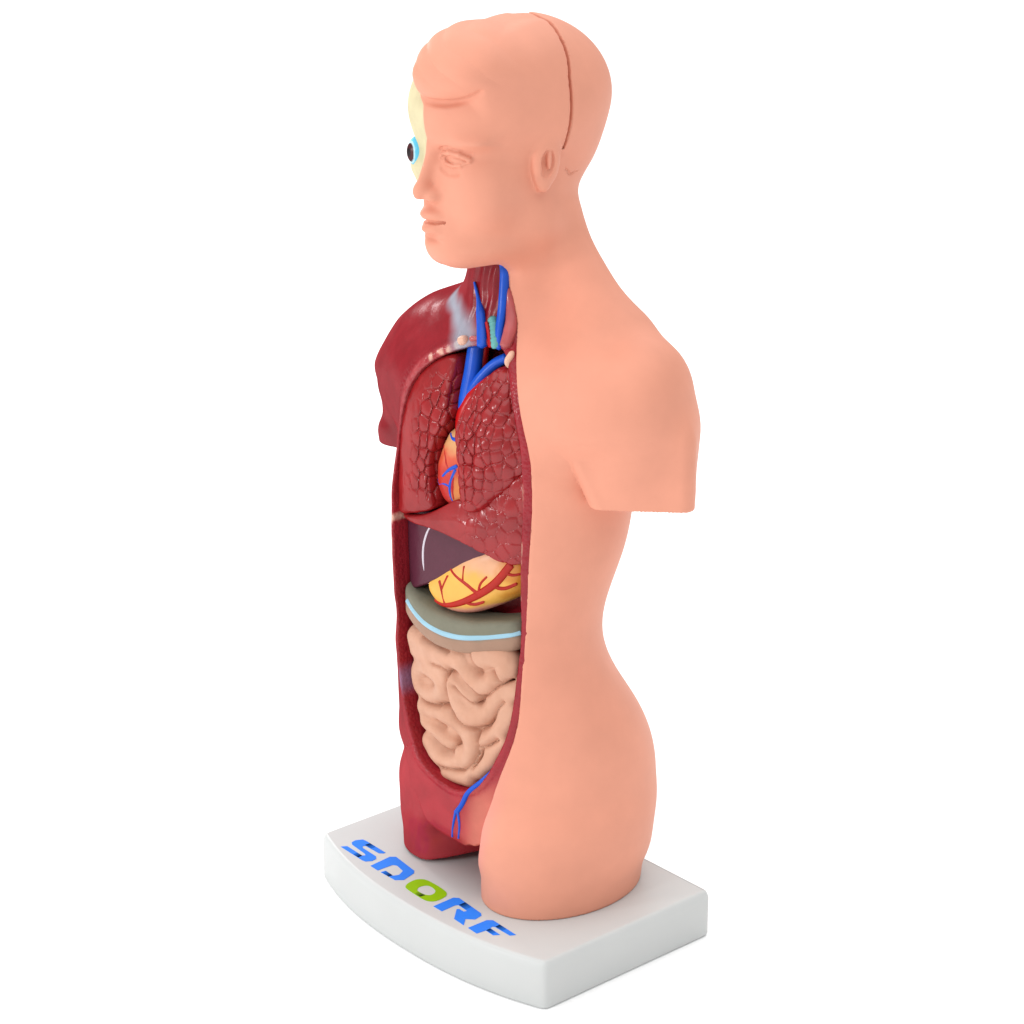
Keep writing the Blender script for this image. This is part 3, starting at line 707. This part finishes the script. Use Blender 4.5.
tube('jugular_vein', mus([(-.22, -1.22, 18.71), (.04, -1.31, 18.26), (.25, -1.38, 17.96), (.46, -1.52, 17.51), (.68, -1.68, 17.12)], .03), [.03, .05, .13, .15, .15], M_BLUE, root)
tube('trachea', mus([(.68+.45*t, -1.36-.16*t, 17.88-.72*t) for t in np.linspace(0, 1, 15)], .0), [.125+.022*(i % 2) for i in range(15)], M_TRA, root, n=1, sides=16)
tube('carotid_artery', mus([(.58, -1.46, 17.75), (.75, -1.5, 17.45), (.95, -1.6, 17.1)], .03), [.05, .07], M_RED, root)
tube('neck_muscle', mus([(.92, -.93, 18.7), (1.12, -1.03, 18.2), (1.34, -1.15, 17.7), (1.44, -1.35, 17.2)], .0), [.06, .14, .2, .16], M_PINK, root)
tube('fat_pad', mus([(1.72, -1.42, 17.1), (1.76, -1.47, 16.98), (1.84, -1.51, 16.84), (1.87, -1.55, 16.7)], .03), [.03, .09, .11, .08, .02], M_FAT, root, sides=16)
tube('collar_bone_end', mus([(-.24, -1.76, 17.06), (-.16, -1.75, 17.1), (-.04, -1.73, 17.14), (.06, -1.72, 17.17)], .04), [.03, .13, .15, .13, .04], M_FAT, root, sides=16)
tube('collar_bone_end', mus([(.15, -1.68, 17.2), (.28, -1.64, 17.23), (.45, -1.6, 17.25)], .02), [.05, .09, .07, .03], M_PINK, root, sides=16)
g0 = tube('x', mus([(1.95, -2.1, 4.6), (1.6, -2.57, 4.15), (1.08, -2.68, 3.62), (.84, -2.7, 3.12), (.56, -2.71, 2.75)], .015), [.06, .07, .08, .09], M_BLUE, None, sides=8, flat=.6)
g1 = tube('x', mus([(.54, -2.71, 2.78), (.38, -2.7, 2.25), (.25, -2.6, 1.78)], .02), [.05, .035, .028], M_BLUE, None, sides=8, flat=.6)
g2 = tube('x', mus([(.62, -2.7, 2.82), (.68, -2.67, 2.36), (.56, -2.63, 1.85)], .02), [.05, .035, .028], M_BLUE, None, sides=8, flat=.6)
join_tubes('groin_vein', [g0, g1, g2], M_BLUE, root)

# ------------------------------------------------------------------ display base and its lettering
import bmesh
BW, BD, BT = 10.84, 6.74, 1.556
def base_outline():
    v = [(-BW/2, -BD/2), (-BW/2, BD/2), (BW/2, BD/2), (BW/2, -BD/2)]
    front = [(u*BW/2, -BD/2-.95*(1-abs(u)**2.3)) for u in np.linspace(1, -1, 61)]
    pts = [(-BW/2, BD/2), (BW/2, BD/2)]
    poly = front+pts[:1]+pts[1:]
    P = np.array(poly)
    # resample finely and soften the four upright corners
    Q = np.vstack([P, P[:1]]); L = np.r_[0, np.cumsum(np.hypot(*np.diff(Q, axis=0).T))]
    t = np.linspace(0, L[-1], 561)[:-1]; R = np.column_stack([np.interp(t, L, Q[:, 0]), np.interp(t, L, Q[:, 1])])
    for _ in range(9): R = .5*R+.25*(np.roll(R, 1, 0)+np.roll(R, -1, 0))
    return R
O_ = base_outline()
if sum(O_[i-1][0]*O_[i][1]-O_[i][0]*O_[i-1][1] for i in range(len(O_))) < 0: O_ = O_[::-1]
T_ = np.roll(O_, -1, 0)-np.roll(O_, 1, 0); T_ /= np.linalg.norm(T_, axis=1)[:, None]; N_ = np.column_stack([T_[:, 1], -T_[:, 0]])
rings = [(.10, -BT), (.03, -BT+.03), (.0, -BT+.10), (.0, -.30), (.012, -.20), (.05, -.11), (.08, -.05), (.12, -.02), (.17, 0)]
bm = bmesh.new(); R_ = []
for ins, z in rings: R_.append([bm.verts.new((*((p-n*ins)*SC), z*SC)) for p, n in zip(O_, N_)])
m_ = len(O_)
for a, b in zip(R_, R_[1:]):
    for i in range(m_): bm.faces.new((a[i], a[(i+1) % m_], b[(i+1) % m_], b[i]))
bm.faces.new(R_[-1]); bm.faces.new(R_[0][::-1])
for f_ in bm.faces: f_.smooth = len(f_.verts) == 4
me = bpy.data.meshes.new('display_base'); bm.to_mesh(me); bm.free()
base = link('display_base', me, M_BASE, root)

def slab(bm, V, z0, z1, mi, hole=None):
    """thin printed shape: outline V (ring with hole if given), flat top at z1"""
    V = np.array(V, float)
    def mk(L, z): return [bm.verts.new((p[0]*SC, p[1]*SC, z*SC)) for p in L]
    if hole is None:
        t, b = mk(V, z1), mk(V, z0); n = len(V)
        if sum(V[i-1][0]*V[i][1]-V[i][0]*V[i-1][1] for i in range(n)) < 0: t, b = t[::-1], b[::-1]
        fs = [bm.faces.new(t)]+[bm.faces.new((b[i], b[(i+1) % n], t[(i+1) % n], t[i])) for i in range(n)]
    else:
        def res(L, n=72):
            L = smooth_loop(L, 2); c = L.mean(0); a = np.arctan2(L[:, 1]-c[1], L[:, 0]-c[0]); r = np.hypot(*(L-c).T)
            o = np.argsort(a); a, r = a[o], r[o]; q = np.linspace(-math.pi, math.pi, n, endpoint=False)
            r = np.interp(q, np.r_[a-2*math.pi, a, a+2*math.pi], np.r_[r, r, r]); return c+np.column_stack([np.cos(q), np.sin(q)])*r[:, None]
        A, H = res(V), res(hole); n = len(A); t, h, b = mk(A, z1), mk(H, z1), mk(A, z0); hb = mk(H, z0)
        fs = []
        for i in range(n):
            j = (i+1) % n
            fs += [bm.faces.new((t[i], t[j], h[j], h[i])), bm.faces.new((b[i], b[j], t[j], t[i])), bm.faces.new((h[i], h[j], hb[j], hb[i]))]
    for f in fs: f.material_index = mi
LET = {
'S': ([(-4.21, -3.50), (-4.1, -3.33), (-3.30, -3.36), (-3.24, -3.29), (-3.25, -3.25), (-3.36, -3.21), (-4.09, -3.14), (-4.21, -3.07), (-4.25, -2.9), (-4.14, -2.68), (-3.98, -2.66), (-2.96, -2.68), (-2.97, -2.76), (-3.08, -2.86), (-3.73, -2.87), (-3.79, -2.94), (-3.69, -3.03), (-2.96, -3.06), (-2.83, -3.15), (-2.80, -3.33), (-2.91, -3.51), (-3.05, -3.54)],
      None, [[(-3.79, -2.85), (-3.77, -2.67), (-3.47, -2.69), (-3.48, -2.85)], [(-3.54, -3.52), (-3.53, -3.36), (-3.27, -3.37), (-3.27, -3.53)]]),
'D': ([(-2.58, -3.57), (-2.66, -2.75), (-2.53, -2.6), (-1.44, -2.74), (-1.32, -2.85), (-1.19, -3.35), (-1.36, -3.56), (-2.05, -3.58), (-2.02, -3.41), (-1.61, -3.44), (-1.54, -3.26), (-1.66, -3.01), (-2.06, -2.93), (-2.18, -3.01), (-2.2, -3.58)], None, [[(-1.98, -3.575), (-1.99, -3.42), (-1.64, -3.44), (-1.66, -3.57)]]),
'O': ([(-.83, -3.58), (-.94, -3.41), (-.98, -3.06), (-.83, -2.85), (-.56, -2.8), (.19, -2.82), (.38, -2.91), (.48, -3.08), (.51, -3.4), (.41, -3.59), (.22, -3.67), (-.27, -3.66), (-.75, -3.63)],
      [(-.44, -3.43), (-.54, -3.28), (-.49, -3.07), (-.37, -2.98), (-.08, -3.01), (.06, -3.11), (.12, -3.3), (.04, -3.42), (-.13, -3.47), (-.36, -3.47)], [[(-.28, -3.64), (-.31, -3.5), (.0, -3.47), (-.03, -3.64)]]),
'R': ([(.69, -3.7), (.67, -2.91), (.8, -2.79), (1.95, -2.89), (2.07, -2.97), (2.12, -3.26), (1.91, -3.46), (2.17, -3.74), (1.68, -3.71), (1.28, -3.28), (1.33, -3.22), (1.54, -3.22), (1.57, -3.11), (1.12, -3.08), (1.07, -3.16), (1.09, -3.7)], None, [[(1.14, -3.07), (1.14, -2.83), (1.47, -2.86), (1.47, -3.09)]]),
'F': ([(2.37, -3.74), (2.38, -3.03), (2.51, -2.89), (3.61, -2.94), (3.52, -3.1), (2.85, -3.1), (2.78, -3.15), (2.81, -3.26), (3.3, -3.29), (3.18, -3.46), (2.83, -3.44), (2.79, -3.76)], None, [[(2.86, -3.09), (2.85, -2.92), (3.17, -2.93), (3.17, -3.09)], [(2.84, -3.43), (2.84, -3.28), (3.12, -3.3), (3.12, -3.44)]])}
for ch, (V, H, D) in LET.items():
    bm = bmesh.new(); slab(bm, V, -.02, .012, 0, H)
    ny = len(bm.verts)
    for q in D: slab(bm, q, -.02, .020, 1)
    bm.verts.ensure_lookup_table()
    me = bpy.data.meshes.new('letter'); bm.to_mesh(me); bm.free()
    col = np.tile(np.array((.004, .006, .012)), (len(me.vertices), 1)); xs = np.array([v.co.x for v in me.vertices])/SC
    for q in D:
        q = np.array(q); x0, x1 = q[:, 0].min(), q[:, 0].max(); top = q[:, 1].mean() > -3.2
        k = np.arange(len(xs)) >= ny; k &= (xs > x0-.01) & (xs < x1+.01) & (np.abs(np.array([v.co.y for v in me.vertices])/SC-q[:, 1].mean()) < .2)
        t = (xs-x0)/(x1-x0); t = t if top else 1-t
        if ch == 'F': t = (xs-x0)/(x1-x0)
        base_c = np.array(srgb(140, 185, 5) if ch == 'O' else srgb(48, 128, 240))
        col[k] = np.array((.003, .004, .01))+(base_c*.75)*(t[k]**1.0)[:, None]
    paint(me, col)
    o = link('letter', me, [M_PG if ch == 'O' else M_PB, M_PK], base)
    o['label'] = ('green' if ch == 'O' else 'blue')+' printed letter '+ch

# ------------------------------------------------------------------ setting
me = bpy.data.meshes.new('floor'); me.from_pydata([(-4, -4, -BT*SC), (4, -4, -BT*SC), (4, 4, -BT*SC), (-4, 4, -BT*SC)], [], [(0, 1, 2, 3)]); me.update()
fl = link('floor', me, M_FLOOR); fl['kind'] = 'structure'; fl['label'] = 'plain white studio tabletop under the model'

w = bpy.data.worlds.new('World'); scene.world = w; w.use_nodes = True
w.node_tree.nodes['Background'].inputs['Color'].default_value = (1, 1, 1, 1)
w.node_tree.nodes['Background'].inputs['Strength'].default_value = WORLD
def area(name, loc, target, size, power, col=(1, 1, 1)):
    from mathutils import Vector
    L = bpy.data.lights.new(name, 'AREA'); L.shape = 'RECTANGLE'; L.size, L.size_y = size; L.energy = power; L.color = col
    o = bpy.data.objects.new(name, L); COL.objects.link(o); o.location = loc
    o.rotation_euler = (Vector(target)-Vector(loc)).to_track_quat('-Z', 'Y').to_euler(); return o

# ------------------------------------------------------------------ camera
TH, PH = math.radians(49.26), math.radians(19.64)
from mathutils import Matrix, Vector
r = Vector((math.cos(TH), math.sin(TH), 0)); hd = Vector((math.sin(TH), -math.cos(TH), 0)); zz = Vector((0, 0, 1))
up = -hd*math.sin(PH)+zz*math.cos(PH); bk = hd*math.cos(PH)+zz*math.sin(PH)
loc = (r*.011+up*10.885+bk*75)*SC
cd = bpy.data.cameras.new('camera'); cam = bpy.data.objects.new('camera', cd); COL.objects.link(cam)
mt = Matrix((r, up, bk)).transposed().to_4x4(); mt.translation = loc; cam.matrix_world = mt
cd.sensor_width = 36; cd.lens = 36*2400/1024; cd.clip_start = .01; cd.clip_end = 50
scene.camera = cam
# key in front on the model's right, a side lamp, two added lights
area('key_softbox', (-.30, -1.10, .38), (0, 0, .13), (.12, .12), KEY)
area('added_front_glint', (.12, -1.15, .60), (0, 0, .13), (.08, .08), FRONT)  # small light added only for more glints on the glossy organs
area('side_softbox', (-1.05, .10, .55), (0, 0, .15), (.10, .16), SIDE)
area('added_overhead_fill', tuple(-hd*.8+zz*2.2), tuple(-hd*.8), (5, 5), TOP)  # huge unseen panel, added to wash the floor white and lift upward faces
scene.view_settings.view_transform = 'Standard'; scene.view_settings.look = 'None'; scene.view_settings.exposure = 0; scene.view_settings.gamma = 1
scene.view_settings.use_curve_mapping = False
